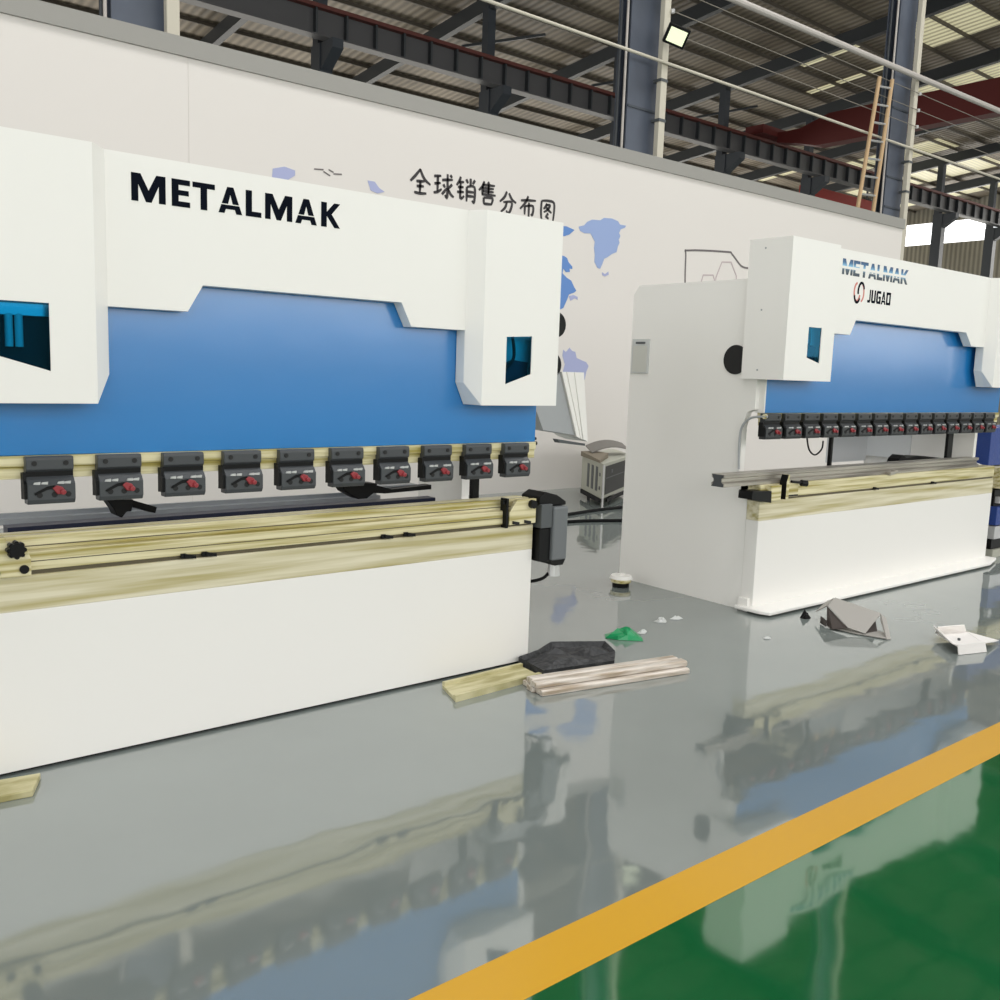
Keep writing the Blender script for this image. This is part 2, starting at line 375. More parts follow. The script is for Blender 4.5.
# large brush characters
CH = {
 0: [[(.0,.45),(.25,.7),(.5,1.0)],[(.48,.98),(.7,.62),(1.02,.42)],[(.3,.48),(.72,.52)],[(.32,.28),(.68,.31)],[(.5,.5),(.48,.02)],[(.2,.02),(.5,.0),(.82,.04)]],
 1: [[(.0,.82),(.36,.88)],[(.02,.52),(.34,.58)],[(.19,.85),(.18,.2)],[(-.02,.14),(.2,.2),(.4,.34)],[(.42,.72),(.98,.8)],[(.7,1.0),(.7,.05),(.58,.12)],[(.48,.55),(.58,.42)],[(.42,.12),(.66,.4)],[(.95,.6),(.76,.42)],[(.72,.42),(.86,.2),(1.05,.08)],[(.84,.98),(.94,.88)]],
 2: [[(.2,1.0),(.12,.8),(-.02,.62)],[(.1,.76),(.38,.8)],[(.06,.55),(.36,.58)],[(.2,.76),(.2,.1),(.4,.22)],[(.02,.34),(.38,.38)],[(.74,1.0),(.74,.68)],[(.5,.94),(.6,.78)],[(.98,.96),(.86,.78)],[(.54,.62),(.54,.0)],[(.54,.62),(.96,.66),(.96,.02),(.84,.08)],[(.56,.42),(.94,.44)],[(.56,.24),(.94,.26)]],
 3: [[(.3,1.0),(.2,.78),(.0,.58)],[(.2,.78),(.2,.42)],[(.5,1.0),(.58,.9)],[(.2,.84),(.9,.88)],[(.2,.7),(.84,.74)],[(.2,.57),(.84,.6)],[(.54,.88),(.54,.46)],[(.16,.43),(.96,.47)],[(.28,.3),(.3,.02)],[(.28,.3),(.78,.33),(.72,.04)],[(.3,.04),(.74,.06)]],
 4: [[(.42,.98),(.28,.7),(.0,.46)],[(.56,.92),(.74,.66),(1.02,.52)],[(.22,.46),(.74,.52),(.66,.1),(.5,.0),(.42,.1)],[(.44,.5),(.34,.22),(.08,.0)]],
 5: [[(.04,.74),(.5,.8),(1.0,.84)],[(.5,1.0),(.34,.68),(.0,.34)],[(.3,.5),(.3,.1)],[(.3,.5),(.82,.56),(.8,.14),(.7,.18)],[(.56,.7),(.56,-.06)]],
 6: [[(.1,.95),(.08,.4),(.14,.02)],[(.1,.95),(.5,1.0),(.92,.94),(.94,.4),(.88,.0)],[(.12,.05),(.5,.0),(.9,.02)],[(.46,.86),(.36,.68),(.24,.58)],[(.4,.78),(.66,.8),(.52,.58),(.26,.42)],[(.42,.68),(.56,.56),(.78,.44)],[(.46,.38),(.58,.32)],[(.38,.26),(.6,.14)]]}
t = bpy.data.objects.new('wall_lettering', None); COL.objects.link(t); t.parent = wall; t.location = (0, YW-.001, 0)
for i in range(7):
    m = MB(); x = 6.1+i*.326; sz = .27 if i not in (4, 5, 6) else .255
    z = 3.53-(.012*i if i > 3 else 0)
    for s_ in CH[i]:
        pts = [(x+p[0]*sz, z+p[1]*sz) for p in s_]
        pts = [q[:2] for q in smoothpts([(a, b, 0) for a, b in pts], 4)]
        n = len(pts); stroke(m, pts, [.022+.012*math.sin(PI*min(1, (j+1)/n)) for j in range(n)])
    m.build('character', M['brush'], t)
t = bpy.data.objects.new('line_drawing', None); COL.objects.link(t); t.parent = wall; t.location = (0, YW-.001, 0)
m = MB(); stroke(m, [q[:2] for q in smoothpts([(10.95,2.6,0),(10.91,3.30,0),(10.97,3.39,0),(11.85,3.46,0),(11.98,3.44,0),(12.22,3.29,0),(12.4,3.27,0)], 5)], .028); m.build('outline', M['line'], t)
m = MB()
for pl in ([(11.27,2.9),(11.33,3.07),(11.56,3.09),(11.64,2.95)], [(11.63,3.06),(11.75,3.3),(11.97,3.32),(12.12,3.13),(12.13,2.98),(11.63,3.0),(11.63,3.06)]): stroke(m, pl, .02)
m.build('hexagon', M['pinkline'], t)

# ------------------------------------------------------------------ letters (cap height 1, given width)
def letter(ch, w):
    s = .26  # stem relative to height
    if ch == 'M': return [[(0,0),(0,1),(w*.27,1),(w*.5,.42),(w*.73,1),(w,1),(w,0),(w*.8,0),(w*.8,.62),(w*.58,0),(w*.42,0),(w*.2,.62),(w*.2,0)]]
    if ch == 'E': return [[(0,0),(0,1),(w,1),(w,.8),(s,.8),(s,.61),(w*.93,.61),(w*.93,.42),(s,.42),(s,.2),(w,.2),(w,0)]]
    if ch == 'T': return [[(0,1),(w,1),(w,.8),(w*.5+s/2,.8),(w*.5+s/2,0),(w*.5-s/2,0),(w*.5-s/2,.8),(0,.8)]]
    if ch == 'A': return [[(w*.14,.36),(w*.37,1),(w*.63,1),(w*.86,.36),(w*.6,.36),(w*.5,.72),(w*.4,.36)], [(0,0),(w*.12,.32),(w*.88,.32),(w,0),(w*.75,0),(w*.69,.16),(w*.31,.16),(w*.25,0)]]
    if ch == 'L': return [[(0,0),(0,1),(s,1),(s,.2),(w,.2),(w,0)]]
    if ch == 'K': return [[(0,0),(0,1),(s,1),(s,.62),(w*.68,1),(w,1),(w*.55,.54),(w,0),(w*.7,0),(s,.46),(s,0)]]
    if ch == 'J': return [[(w*.62,1),(w,1),(w,.2),(w*.8,0),(0,0),(0,.2),(w*.62,.2)]]
    if ch == 'U': return [[(0,1),(w*.34,1),(w*.34,.2),(w*.68,.2),(w*.68,1),(w,1),(w,.16),(w*.84,0),(w*.16,0),(0,.16)]]
    if ch == 'G': return [[(w,1),(w*.16,1),(0,.84),(0,.16),(w*.16,0),(w,0),(w,.58),(w*.5,.58),(w*.5,.4),(w*.68,.4),(w*.68,.2),(w*.34,.2),(w*.34,.8),(w,.8)]]
    if ch == 'O': return [[(0,0),(0,1),(w,1),(w,.8),(w*.3,.8),(w*.3,.2),(w,.2),(w,0)], [(w*.7,.2),(w*.7,.8),(w,.8),(w,.2)]]
def word(parent, name, spec, z, h, y, mt):
    """spec = [(char, x0, x1)]"""
    for ch, xa, xb in spec:
        m = MB()
        for pl in letter(ch, (xb-xa)/h): m.prism([(xa+p[0]*h, z+p[1]*h) for p in pl], 'y', y-.0012, y)
        m.build(name, mt, parent)

# ------------------------------------------------------------------ tool clamp (local origin: middle of its top edge on the ram face)
def make_clamp(w, h, mats=('clamp','clampdark')):
    c = bpy.data.objects.new('tool_clamp', None); COL.objects.link(c)
    hw = w/2
    MB().prism([(0,0),(-.036,0),(-.040,-.012),(-.040,-.27*h),(-.028,-.33*h),(-.028,-.41*h),(-.042,-.48*h),(-.056,-.58*h),(-.056,-.9*h),(-.046,-h),(0,-h)], 'x', -hw, hw).build('clamp_body', M[mats[0]], c, .003)
    MB().prism([(.0,-.34*h),(-.034,-.34*h),(-.036,-.5*h),(-.048,-.56*h),(-.048,-.88*h),(0,-.9*h)], 'x', -hw-.01, -hw+.001).build('side_wedge', M[mats[1]], c)
    MB().box(-hw*.99, hw*.99, -.0305, -.024, -.42*h, -.31*h).build('recess', M[mats[1]], c)
    for sx in (-.66, .66):
        MB().cyl((sx*hw,-.039,-.14*h), (sx*hw,-.043,-.14*h), .0095, 10).build('bolt', M['hole'], c)
    for sx in (-.62,-.3,.38,.66): MB().prism([(sx*hw-.013,-.57*h),(sx*hw-.008,-.53*h),(sx*hw+.012,-.52*h),(sx*hw+.01,-.58*h)], 'y', -.0575, -.046).build('slot', M['silver'], c)
    for sx in (-.52, .1, .68): MB().cyl((sx*hw,-.055,-.80*h), (sx*hw,-.058,-.80*h), .0105, 10).build('socket_hole', M['hole'], c)
    MB().prism([(-.75*hw,-.76*h),(-.2*hw,-.62*h),(.1*hw,-.6*h),(.1*hw,-.67*h),(-.2*hw,-.69*h),(-.7*hw,-.8*h)], 'y', -.060, -.055).build('spring', M[mats[1]], c)
    MB().prism([(.0,-.66*h),(.18*hw,-.6*h),(.42*hw,-.64*h),(.55*hw,-.72*h),(.45*hw,-.80*h),(.2*hw,-.79*h)], 'y', -.068, -.055).cyl((.40*hw,-.064,-.73*h),(.42*hw,-.080,-.745*h), .010, 10).build('red_lever', M['red'], c, .003)
    return c

# ------------------------------------------------------------------ press brake
def press_brake(p, label):
    X0, X1 = p['x']; t = thing('press_brake', label, 'machine', (X0, 3.69, 0))
    W = X1-X0; F = lambda y: y-3.69
    zt, zb, zr = p['top'], p['boxz'], p['ramz']
    H = [x-X0 for x in p['hx']]          # plate edge, notch start, notch top | mirrored on the right
    HR = [x-X0 for x in p['hxr']]
    z1, z2 = p['hz']
    ch = p['chamfer']                    # (left corner cut, right corner cut) height/width
    # table: white apron and bare steel band
    MB().box(0, W, 0, .10, .012, .62).build('apron', M['white'], t, .004)
    MB().box(.01, W-.01, .02, .09, .0, .012).build('shadow_gap', M['black'], t)  # black box in the gap under the apron, drawn as its shadow
    MB().box(0, W, 0, .10, .62, .752).build('table_band', M['gold'], t, .003)
    MB().box(0, W, .012, .10, .752, .768).build('groove', M['grooveshade'], t)
    MB().prism([(0,.768),(0,.838),(.03,.842),(.03,.884),(.16,.884),(.16,.768)] if not p.get('flat') else [(0,.768),(0,.862),(.16,.862),(.16,.768)], 'x', .0, W).build('die_holder', M['gold2'], t, .003)
    if not p.get('flat'): MB().prism([(.034,.8835),(.034,.893),(.07,.893),(.075,.886),(.085,.886),(.09,.893),(.13,.893),(.13,.8835)], 'x', .01, W-.01).build('lower_die', M['gold2'], t)
    if p.get('base'):
        MB().prism([(-.065,.0),(-.06,-.10),(-.03,-.165),(W-.27,-.165),(W+.04,-.08),(W+.04,.1),(-.065,.1)], 'z', .014, .038).build('base_flange', M['white'], t, .006)
    if not p.get('flat'):
        MB().box(.0, W, -.0012, .004, .800, .8035).box(.0, W, .0288, .034, .852, .856).build('seam', M['grooveshade'], t)
    # side frames (C shaped)
    yr, yt = F(p['rear']), F(p['throat'])
    ft = p['ftop']
    lo = p.get('lower', .80)
    prof = [(.10,0),(.10,lo),(yt,lo+.02),(yt,zr-.1),(yt-.03,zr+.0),(yt-.08,zr+.02),(.09,zr+.02),(.09,ft),(yr-.05,ft),(yr,ft-.07),(yr,.03),(yr-.1,0)]
    for xa in (0, W-.05):
        f = MB().prism(prof, 'x', xa, xa+.05).build('side_frame', M['white'], t)
    MB().box(.05, W-.05, .35, .42, zr+.5, ft).build('cross_beam', M['white'], t)
    MB().box(.05, W-.05, yt+.1, yt+.16, .0, .72).build('rear_plate', M['white'], t)
    # ram
    ri, ry = p.get('rami', 0), p.get('ramy', .01)
    re = W-ri if not p.get('flat') else W+.06
    MB().box(ri, re, ry, ry+.07, zr, zt-.1).build('ram', M['blue'], t, .003)
    if ri: MB().box(ri-.012, ri, ry+.002, ry+.075, zr, zt-.1).build('guide_strip', M['white'], t)
    MB().box(ri, re, ry-.008, ry+.06, zr-.04, zr-.0005).box(ri, re, ry+.002, ry+.05, zr-.085, zr-.0405).build('ram_rail', M['gold2'], t, .002)
    # hood: one sheet cover with cut-outs
    cl, cr_ = ch
    pts = [(0,zt),(0,zb)]
    pts += [(H[0]-cl[0],zb),(H[0],zb+cl[1])] if cl[1] else [(H[0],zb)]
    pts += [(H[0],z1),(H[1],z1),(H[2],z2),(HR[2],z2),(HR[1],z1),(HR[0],z1)]
    pts += [(HR[0],zb+cr_[1]),(HR[0]+cr_[0],zb)] if cr_[1] else [(HR[0],zb)]
    pts += [(W,zb),(W,zt)]
    y0, y1, yb = F(3.63), F(3.695), F(3.55)
    MB().prism(pts, 'y', y0, y1).build('hood', M['white'], t)
    # cylinder boxes in front, with slanted inner cheek and a tinted window each
    for side in (0, 1):
        if side == 0:
            xo, xi, xp, c = -p['over'], H[0]-.065, H[0], cl; win = [(a-X0, z) for a, z in p['winL']]
        else:
            xo, xi, xp, c = W+p['over'], HR[0]+.05, HR[0], cr_; win = [(a-X0, z) for a, z in p['winR']]
        sg = 1 if side == 0 else -1
        b = MB()
        # front face with trapezoid hole (win = TL,TR,BR,BL)
        o4 = [(min(xo,xi),zt),(max(xo,xi),zt),(max(xo,xi),zb),(min(xo,xi),zb)]
        vs = [(q[0],yb,q[1]) for q in o4]+[(q[0],yb,q[1]) for q in win]+[(q[0],yb+.006,q[1]) for q in win]
        fs = [(0,4,5,1),(1,5,6,2),(2,6,7,3),(3,7,4,0),(4,8,9,5),(5,9,10,6),(6,10,11,7),(7,11,8,4)]
        b.add(vs, fs)
        # slanted cheek
        bm_ = (xp, y0, zb+c[1]) if c[1] else (xp, y0, zb); bb = (xp-sg*c[0], y0, zb)
        ft_, fb_, bt_ = (xi,yb,zt), (xi,yb,zb), (xp,y0,zt)
        b.add([ft_, fb_, bm_, bt_], [(0,1,2,3)] if side == 0 else [(3,2,1,0)])
        if c[1]: b.add([fb_, bb, bm_], [(0,1,2)])
        # outer side, top, bottom, back
        yk = F(3.875)
        b.add([(xo,yb,zt),(xo,yk,zt),(xo,yk,zb),(xo,yb,zb)], [(0,1,2,3)])
        b.add([(xo,yb,zt),(xi,yb,zt),(xp,y0,zt),(xp,yk,zt),(xo,yk,zt)], [(0,1,2,3,4)])
        b.add([(xo,yb,zb),(xi,yb,zb),bb,(xo,y0,zb)], [(3,2,1,0)])
        if p['over'] > 0.001:
            e = 0 if side == 0 else W
            b.add([(xo,y0,zb),(e,y0,zb),(e,yk,zb),(xo,yk,zb)], [(0,1,2,3)])
            b.add([(xo,yk,zb),(e,yk,zb),(e,yk,zt),(xo,yk,zt)], [(0,1,2,3)])
        bo = b.build('cylinder_box', M['white'], t)
        wx0, wx1 = min(q[0] for q in win), max(q[0] for q in win); wz0, wz1 = min(q[1] for q in win), max(q[1] for q in win)
        MB().add([(q[0],yb+.005,q[1]) for q in win], [(3,2,1,0)]).build('tinted_window', M['glass'], bo)
        cx = (wx0+wx1)/2-.02
        if side == p.get('dark', 0):
            MB().box(wx0-.03, wx1+.03, F(3.626), F(3.629), wz0-.04, wz1+.04).build('inner_panel', M['clampdark'], bo)
            for dx in (-.016, .016): MB().cyl((cx+dx,F(3.6),wz0+.08), (cx+dx,F(3.6),wz1-.04), .013, 14).build('piston', M['white'], bo)
            MB().box(wx0-.02, wx1+.02, F(3.59), F(3.625), wz1-.045, wz1-.005).build('cylinder_flange', M['silver'], bo)
        else:
            MB().box(wx0-.03, wx1+.03, F(3.626), F(3.629), wz0-.04, wz1+.04).build('inner_panel', M['white'], bo)
            MB().prism([(wx0-.02,wz0-.03),(wx0-.02,wz0+.07),(cx+.03,wz0+.12),(wx1+.02,wz0+.11),(wx1+.02,wz0-.03)], 'y', F(3.60), F(3.625)).build('valve_block', M['navy'], bo)
            MB().tube(smoothpts([(cx-.0,F(3.59),wz1+.02),(cx+.015,F(3.585),wz1-.06),(cx+.01,F(3.585),wz1-.12),(cx-.05,F(3.585),wz0+.06)]), .008).build('hose', M['rubber'], bo)
        for zz in (zt-.06, zt-.45, zb+.06):
            MB().cyl((xo,F(3.75),zz), (xo-sg*.003,F(3.75),zz), .006, 10).build('screw', M['greysteel'], bo)
    # tool clamps
    proto = make_clamp(p['cw'], p['ch'], p.get('cm', ('clamp','clampdark')))
    for i in range(p['cn']):
        c = proto if i == 0 else copy_tree(proto)
        c.parent = t; c.location = (p['c0']-X0+i*p['cs'], p.get('ramy', .01), zr-.002)
    # T bolts in the groove
    for xb in p['tb']:
        MB().obox((xb-X0, -.006, .765), (.022,0,-.004), (0,.012,0), (0,0,.007)).obox((xb-X0-.026, -.004, .768), (.01,0,0), (0,.008,0), (0,0,.009)).build('groove_bolt', M['black'], t)
    return t

# first machine ------------------------------------------------------
m1 = press_brake(dict(x=(.553,3.252), top=2.29, boxz=1.385, ramz=1.19, hx=(1.085,1.383,1.444), hxr=(2.72,2.415,2.360), hz=(1.737,1.841),
    chamfer=((.045,.105),(.05,.105)), over=0.0, rear=4.70, throat=4.26, ftop=2.1,
    winL=[(.70,1.73),(.866,1.73),(.866,1.497),(.70,1.545)], winR=[(2.913,1.715),(3.075,1.725),(3.075,1.54),(2.913,1.487)],
    cw=.162, ch=.172, c0=.880, cs=.2465, cn=10, tb=(1.40,1.487,2.345,2.47)),
    'large white and blue press brake in the left foreground with ten spaced clamps')
O1 = Vector((.553,3.69,0))
def L1(x, y, z): return (x-.553, y-3.69, z)
word(m1, 'letter', [(c, a-.553, b-.553) for c, a, b in (('M',1.177,1.303),('E',1.326,1.396),('T',1.406,1.494),('A',1.508,1.605),('L',1.620,1.686),('M',1.702,1.821),('A',1.835,1.933),('K',1.953,2.042))], 2.125, .1, 3.63-3.69, M['ink'])
# back gauge
bg = MB().box(.27, 2.36, .42, .50, .80, .862).build('backgauge_beam', M['navy'], m1)
MB().box(.27, 2.1, .56, .66, .85, .872).box(.27,2.1,.60,.62,.872,.892).build('backgauge_rail', M['greysteel'], bg)
for xa, ln in ((1.22, 'a'), (2.38, 'b')):
    x = xa-.553
    if ln == 'a':
        f = MB().prism([(x-.03,.962),(x+.08,.955),(x+.07,.905),(x+.05,.905),(x+.03,.88),(x+.01,.89),(x+.0,.915)], 'y', .36, .45).build('backgauge_finger', M['clampdark'], m1, .003)
        MB().beam((x+.04,.40,.948), (x+.19,.45,.893), .05, .028).build('finger_arm', M['black'], f, .003)
    else:
        f = MB().prism([(x-.09,.985),(x+.13,.965),(x+.12,.925),(x+.07,.892),(x+.02,.892),(x-.05,.93)], 'y', .36, .45).build('backgauge_finger', M['clampdark'], m1, .003)
        MB().prism([(x+.11,.962),(x+.24,.925),(x+.49,.936),(x+.49,.912),(x+.2,.905),(x+.10,.915)], 'y', .40, .46).build('finger_arm', M['black'], f)
        MB().box(x+.14, x+.44, .46, .56, .925, .935).build('finger_plate', M['greysteel'], f)
MB().box(2.447, 2.485, .2, .235, .75, 1.22).build('guide_post', M['black'], m1)
# right end bracket, knob, tool motor
MB().prism([(2.51,.765),(2.51,.83),(2.54,.87),(2.56,.895),(2.69,.895),(2.69,.765)], 'y', -.03, -.004).build('end_bracket', M['gold2'], m1, .003)
MB().box(2.488, 2.502, -.03, .02, .752, .905).box(2.47,2.5,-.02,0,.875,.895).build('stop_bar', M['black'], m1)
MB().cyl((2.655,-.03,.868), (2.655,-.055,.868), .022, 16).build('knob', M['black'], m1)
for x in (2.55, 2.63): MB().obox((x,-.034,.775), (.02,0,-.004), (0,.006,0), (0,0,.008)).build('bolt', M['hole'], m1)
MB().box(2.712, 2.79, -.05, .10, .735, .862).build('motor_plate', M['darkgrey'], m1, .004)
mt = MB().box(2.793, 2.897, -.06, .10, .555, .845).build('drive_motor', mat('motor_grey', (104,108,110), .5), m1, .01)
MB().box(2.712, 2.79, -.04, .12, .555, .73).build('side_cover', M['black'], mt, .004)
MB().prism([(2.712,.863),(2.712,.90),(2.76,.925),(2.84,.905),(2.905,.868),(2.905,.848),(2.712,.848)], 'y', -.03, .12).build('top_cap', M['black'], mt, .006)
MB().prism([(2.793,.555),(2.897,.555),(2.88,.525),(2.82,.525)], 'y', -.05, .08).build('bottom_collar', M['black'], mt)
MB().cyl((2.85,-.01,.53), (2.85,-.01,.462), .03, 14, r2=.036).build('plug', M['silver'], mt)
MB().tube(smoothpts([(2.825,-.0,.475),(2.78,.0,.45),(2.73,.05,.43),(2.66,.14,.43),(2.58,.2,.46)]), .009).build('cable', M['rubber'], mt)
# left end bracket with star knob
m = MB().prism([(.0,.758),(.0,.905),(.17,.905),(.17,.885),(.215,.885),(.24,.85),(.25,.82),(.25,.758)], 'y', -.045, -.006).build('end_bracket', M['gold2'], m1, .004)
m = MB(); m.cyl((.197,-.045,.862), (.197,-.085,.862), .026, 20)
for i in range(8):
    a = PI/4*i; m.cyl((.197+.025*math.cos(a),-.05,.862+.025*math.sin(a)), (.197+.025*math.cos(a),-.08,.862+.025*math.sin(a)), .0085, 8)
m.build('star_knob', M['black'], m1)
for q in ((.225,.785),(.13,.778)): MB().cyl((q[0],-.046,q[1]), (q[0],-.054,q[1]), .016, 14).build('bolt', M['black'], m1)
MB().cyl((2.70,.03,1.205), (2.72,.03,1.205), .008).cyl((2.70,.03,1.18), (2.725,.03,1.18), .01).build('limit_switch', M['black'], m1)
# swing arm pendant behind the right box
pn = bpy.data.objects.new('control_pendant', None); COL.objects.link(pn); pn.parent = m1; pn.location = (3.6-.553, 4.5-3.69, 0)
MB().prism([(.10,1.555),(.545,1.551),(.70,1.149),(.42,1.186),(.36,1.3)], 'y', .0, .2).build('screen_panel', M['greysteel'], pn)
MB().prism([(.549,1.56),(.585,1.56),(.74,1.125),(.705,1.14)], 'y', -.015, .2).prism([(.598,1.56),(.66,1.56),(.765,1.12),(.752,1.12)], 'y', -.01, .2).prism([(.66,1.56),(.745,1.56),(.81,1.105),(.768,1.12)], 'y', -.015, .2).prism([(.585,1.555),(.60,1.555),(.755,1.125),(.74,1.125)],'y',.0,.2).build('casing', M['white'], pn)
MB().prism([(.55,1.125),(.80,1.09),(.80,1.075),(.57,1.10)], 'y', .0, .05).build('handle', M['darkgrey'], pn)
MB().cyl((.46,.1,1.56), (.46,.1,2.1), .025).beam((.46,.1,2.08), (-.42,.1,2.05), .06, .05).build('swing_arm', M['white'], pn)
MB().cyl((.50,.0,1.855), (.50,.12,1.855), .08, 24).build('swivel_joint', M['black'], pn)
MB().cyl((.475,.0,1.60), (.475,.1,1.60), .08, 24).build('swivel_joint', M['black'], pn)

# second machine -----------------------------------------------------
m2 = press_brake(dict(x=(5.245,8.715), top=2.45, boxz=1.555, ramz=1.335, hx=(5.807,6.07,6.131), hxr=(8.13,7.90,7.79), hz=(1.883,1.988),
    chamfer=((0,0),(.07,.13)), over=.045, rear=4.92, throat=3.87, ftop=2.21, base=True, flat=True, lower=.86, ramy=.045, rami=.05, dark=2,
    winL=[(5.442,1.902),(5.592,1.902),(5.592,1.672),(5.442,1.705)], winR=[(8.42,1.9),(8.57,1.9),(8.57,1.7),(8.42,1.67)],
    cw=.182, ch=.170, c0=5.335, cs=.229, cn=15, cm=('clamp2','clampdark'), tb=(6.70,7.60)),
    'white and blue press brake standing at the right with a row of close-set clamps')
B2 = 5.245
G2 = bpy.data.materials.new('blue_fade_print'); G2.use_nodes = True
nt = G2.node_tree; b = nt.nodes['Principled BSDF']; tc = nt.nodes.new('ShaderNodeTexCoord'); sx = nt.nodes.new('ShaderNodeSeparateXYZ')
mr = nt.nodes.new('ShaderNodeMapRange'); mr.inputs[1].default_value = 2.285; mr.inputs[2].default_value = 2.39
rp = nt.nodes.new('ShaderNodeValToRGB'); e = rp.color_ramp.elements; e[0].color = srgb(40,56,70); e[1].color = srgb(30,70,110); e.new(.28).color = srgb(70,90,104); e.new(.5).color = srgb(150,205,236); e.new(.75).color = srgb(50,105,150)
nt.links.new(tc.outputs['Object'], sx.inputs[0]); nt.links.new(sx.outputs['Z'], mr.inputs[0]); nt.links.new(mr.outputs[0], rp.inputs[0]); nt.links.new(rp.outputs[0], b.inputs['Base Color'])
xs = [5.905]; ws = [('M',.13),('E',.082),('T',.098),('A',.105),('L',.075),('M',.128),('A',.103),('K',.1)]; x = 5.905; spec = []
for c, w in ws: spec.append((c, x-B2, x+w-B2)); x += w+.0085
word(m2, 'letter', spec, 2.283, .105, 3.63-3.69, G2)
MB().prism([(spec[0][1]-.02,2.322),(spec[-1][2]+.02,2.330),(spec[-1][2]+.02,2.347),(spec[0][1]-.02,2.339)], 'y', -.0625, -.0612).build('letter_slit', M['white'], m2)
word(m2, 'logo_letter', [('J',6.255-B2,6.295-B2),('U',6.305-B2,6.362-B2),('G',6.372-B2,6.432-B2),('A',6.44-B2,6.50-B2),('O',6.508-B2,6.568-B2)], 2.118, .09, 3.63-3.69, M['ink'])
def ringpts(cx, cz, rx, rz_, a0, a1, n=14): return [(cx+rx*math.cos(a0+(a1-a0)*i/n), cz+rz_*math.sin(a0+(a1-a0)*i/n)) for i in range(n+1)]
m = MB(); stroke(m, ringpts(6.115-B2,2.18,.038,.062,PI*.55,PI*1.9), .016, -.0605, .0012); stroke(m, ringpts(6.165-B2,2.178,.036,.06,-PI*.45,PI*.4), .014, -.0605, .0012); m.build('logo_red', mat('logo_red', (206,120,108), .4), m2)
m = MB(); stroke(m, ringpts(6.165-B2,2.185,.038,.06,PI*.1,PI*1.1), .018, -.0605, .0014); stroke(m, ringpts(6.118-B2,2.165,.036,.056,PI*1.05,PI*1.85), .018, -.0605, .0014); m.build('logo_black', M['ink'], m2)
# details on the side plate
MB().cyl((.0,.27,1.68), (-.006,.27,1.68), .098, 32).build('round_opening', M['hole'], m2)
lh = MB().box(-.012, 0, 1.045, 1.21, 1.57, 1.82).build('document_holder', M['film'], m2)
MB().box(-.015, -.012, 1.06, 1.195, 1.58, 1.77).build('document', mat('faded_paper', (196,196,188), .6), lh)
MB().box(-.018, -.012, 1.08, 1.17, 1.785, 1.80).build('clip', M['darkgrey'], lh)
MB().tube(smoothpts([(-.012,-.02,1.315),(-.02,.1,1.30),(-.02,.17,1.23),(-.02,.18,1.1),(-.02,.17,.95)]), .008, 10).build('side_hose', M['greysteel'], m2)
MB().cyl((-.02,-.0,1.315), (.0,-.0,1.315), .016).build('hose_fitting', M['gold2'], m2)
MB().box(-.03, 0, .02, .1, .0, .09).build('corner_block', M['white'], m2, .004)
rp_ = mat('pale_grey_sheet', (218,220,221), .5)
MB().box(2.72, 3.40, 1.20, 1.22, .80, 1.9).build('rear_panel', rp_, m2)
MB().box(3.40, 3.418, .76, 1.20, .85, 1.4).build('side_liner', rp_, m2)
for xa, xb in ((1.13,1.155), (2.97,3.06)): MB().box(xa, xb, .20, .225, .82, 1.34).build('guide_post', M['black'], m2)
MB().tube(smoothpts([(.66,.11,1.16),(.70,.11,1.07),(.78,.11,1.03),(.86,.11,1.07),(.87,.11,1.13)]), .006).build('cable', M['rubber'], m2)
fb = MB().prism([(2.42,.87),(2.46,.925),(2.52,.955),(2.58,.925),(2.75,.94),(2.95,.93),(3.3,.90),(3.3,.87)], 'y', .36, .46).build('backgauge_finger', M['clampdark'], m2)
MB().box(.3, 3.3, .5, .56, .80, .87).build('backgauge_beam', M['navy'], m2)
# end bracket, motor and cover on the left
MB().prism([(.25,.77),(.25,.845),(.28,.865),(.37,.865),(.39,.84),(.39,.77)], 'y', -.03, -.002).build('end_bracket', M['gold2'], m2, .003)
MB().prism([(.215,.76),(.215,.88),(.235,.925),(.25,.925),(.25,.76)], 'y', -.05, -.0).build('stop_bar', M['gold2'], m2, .003)
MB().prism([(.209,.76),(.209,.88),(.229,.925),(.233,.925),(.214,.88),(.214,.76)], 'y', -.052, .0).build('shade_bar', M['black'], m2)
MB().cyl((.30,-.03,.875), (.42,-.05,.862), .009).build('knob_stem', M['black'], m2)
MB().cyl((.40,-.04,.862), (.44,-.06,.858), .022, 14).build('knob', M['black'], m2)
MB().box(.26, .38, -.036, -.03, .774, .784).build('bracket_slot', M['black'], m2)
MB().prism([(-.16,.78),(-.155,.835),(.055,.825),(.06,.745)], 'y', -.05, .06).build('motor_cover', M['black'], m2, .004)
MB().box(.055, .17, -.045, -.002, .755, .86).build('left_bracket', M['gold2'], m2, .003)
MB().obox((1.65,.0,.875), (.04,0,.004), (0,.03,0), (0,0,.012)).obox((1.70,-.01,.884), (.02,0,0), (0,.02,0), (0,0,.012)).build('rail_latch', M['steel'], m2, .003)
# loose die bar lying on the table
t = thing('steel_die_bar', 'long bare steel die bar lying along the second machine table, overhanging left', 'metal bar', (4.87, 3.71, .8635))
MB().prism([(-.005,0),(-.005,.022),(.012,.032),(.012,.052),(-.005,.06),(-.005,.082),(.03,.082),(.04,.072),(.05,.072),(.06,.082),(.095,.082),(.095,.06),(.08,.05),(.08,.032),(.095,.022),(.095,0)], 'x', 0, 3.55).build('bar', M['steel'], t)
MB().prism([(.0,.0),(.0,.018),(.018,.03),(.018,.052),(.0,.064),(.0,.078),(.09,.078),(.07,.04),(.09,0)], 'x', -.004, .0).build('end_face', M['clamp'], t)

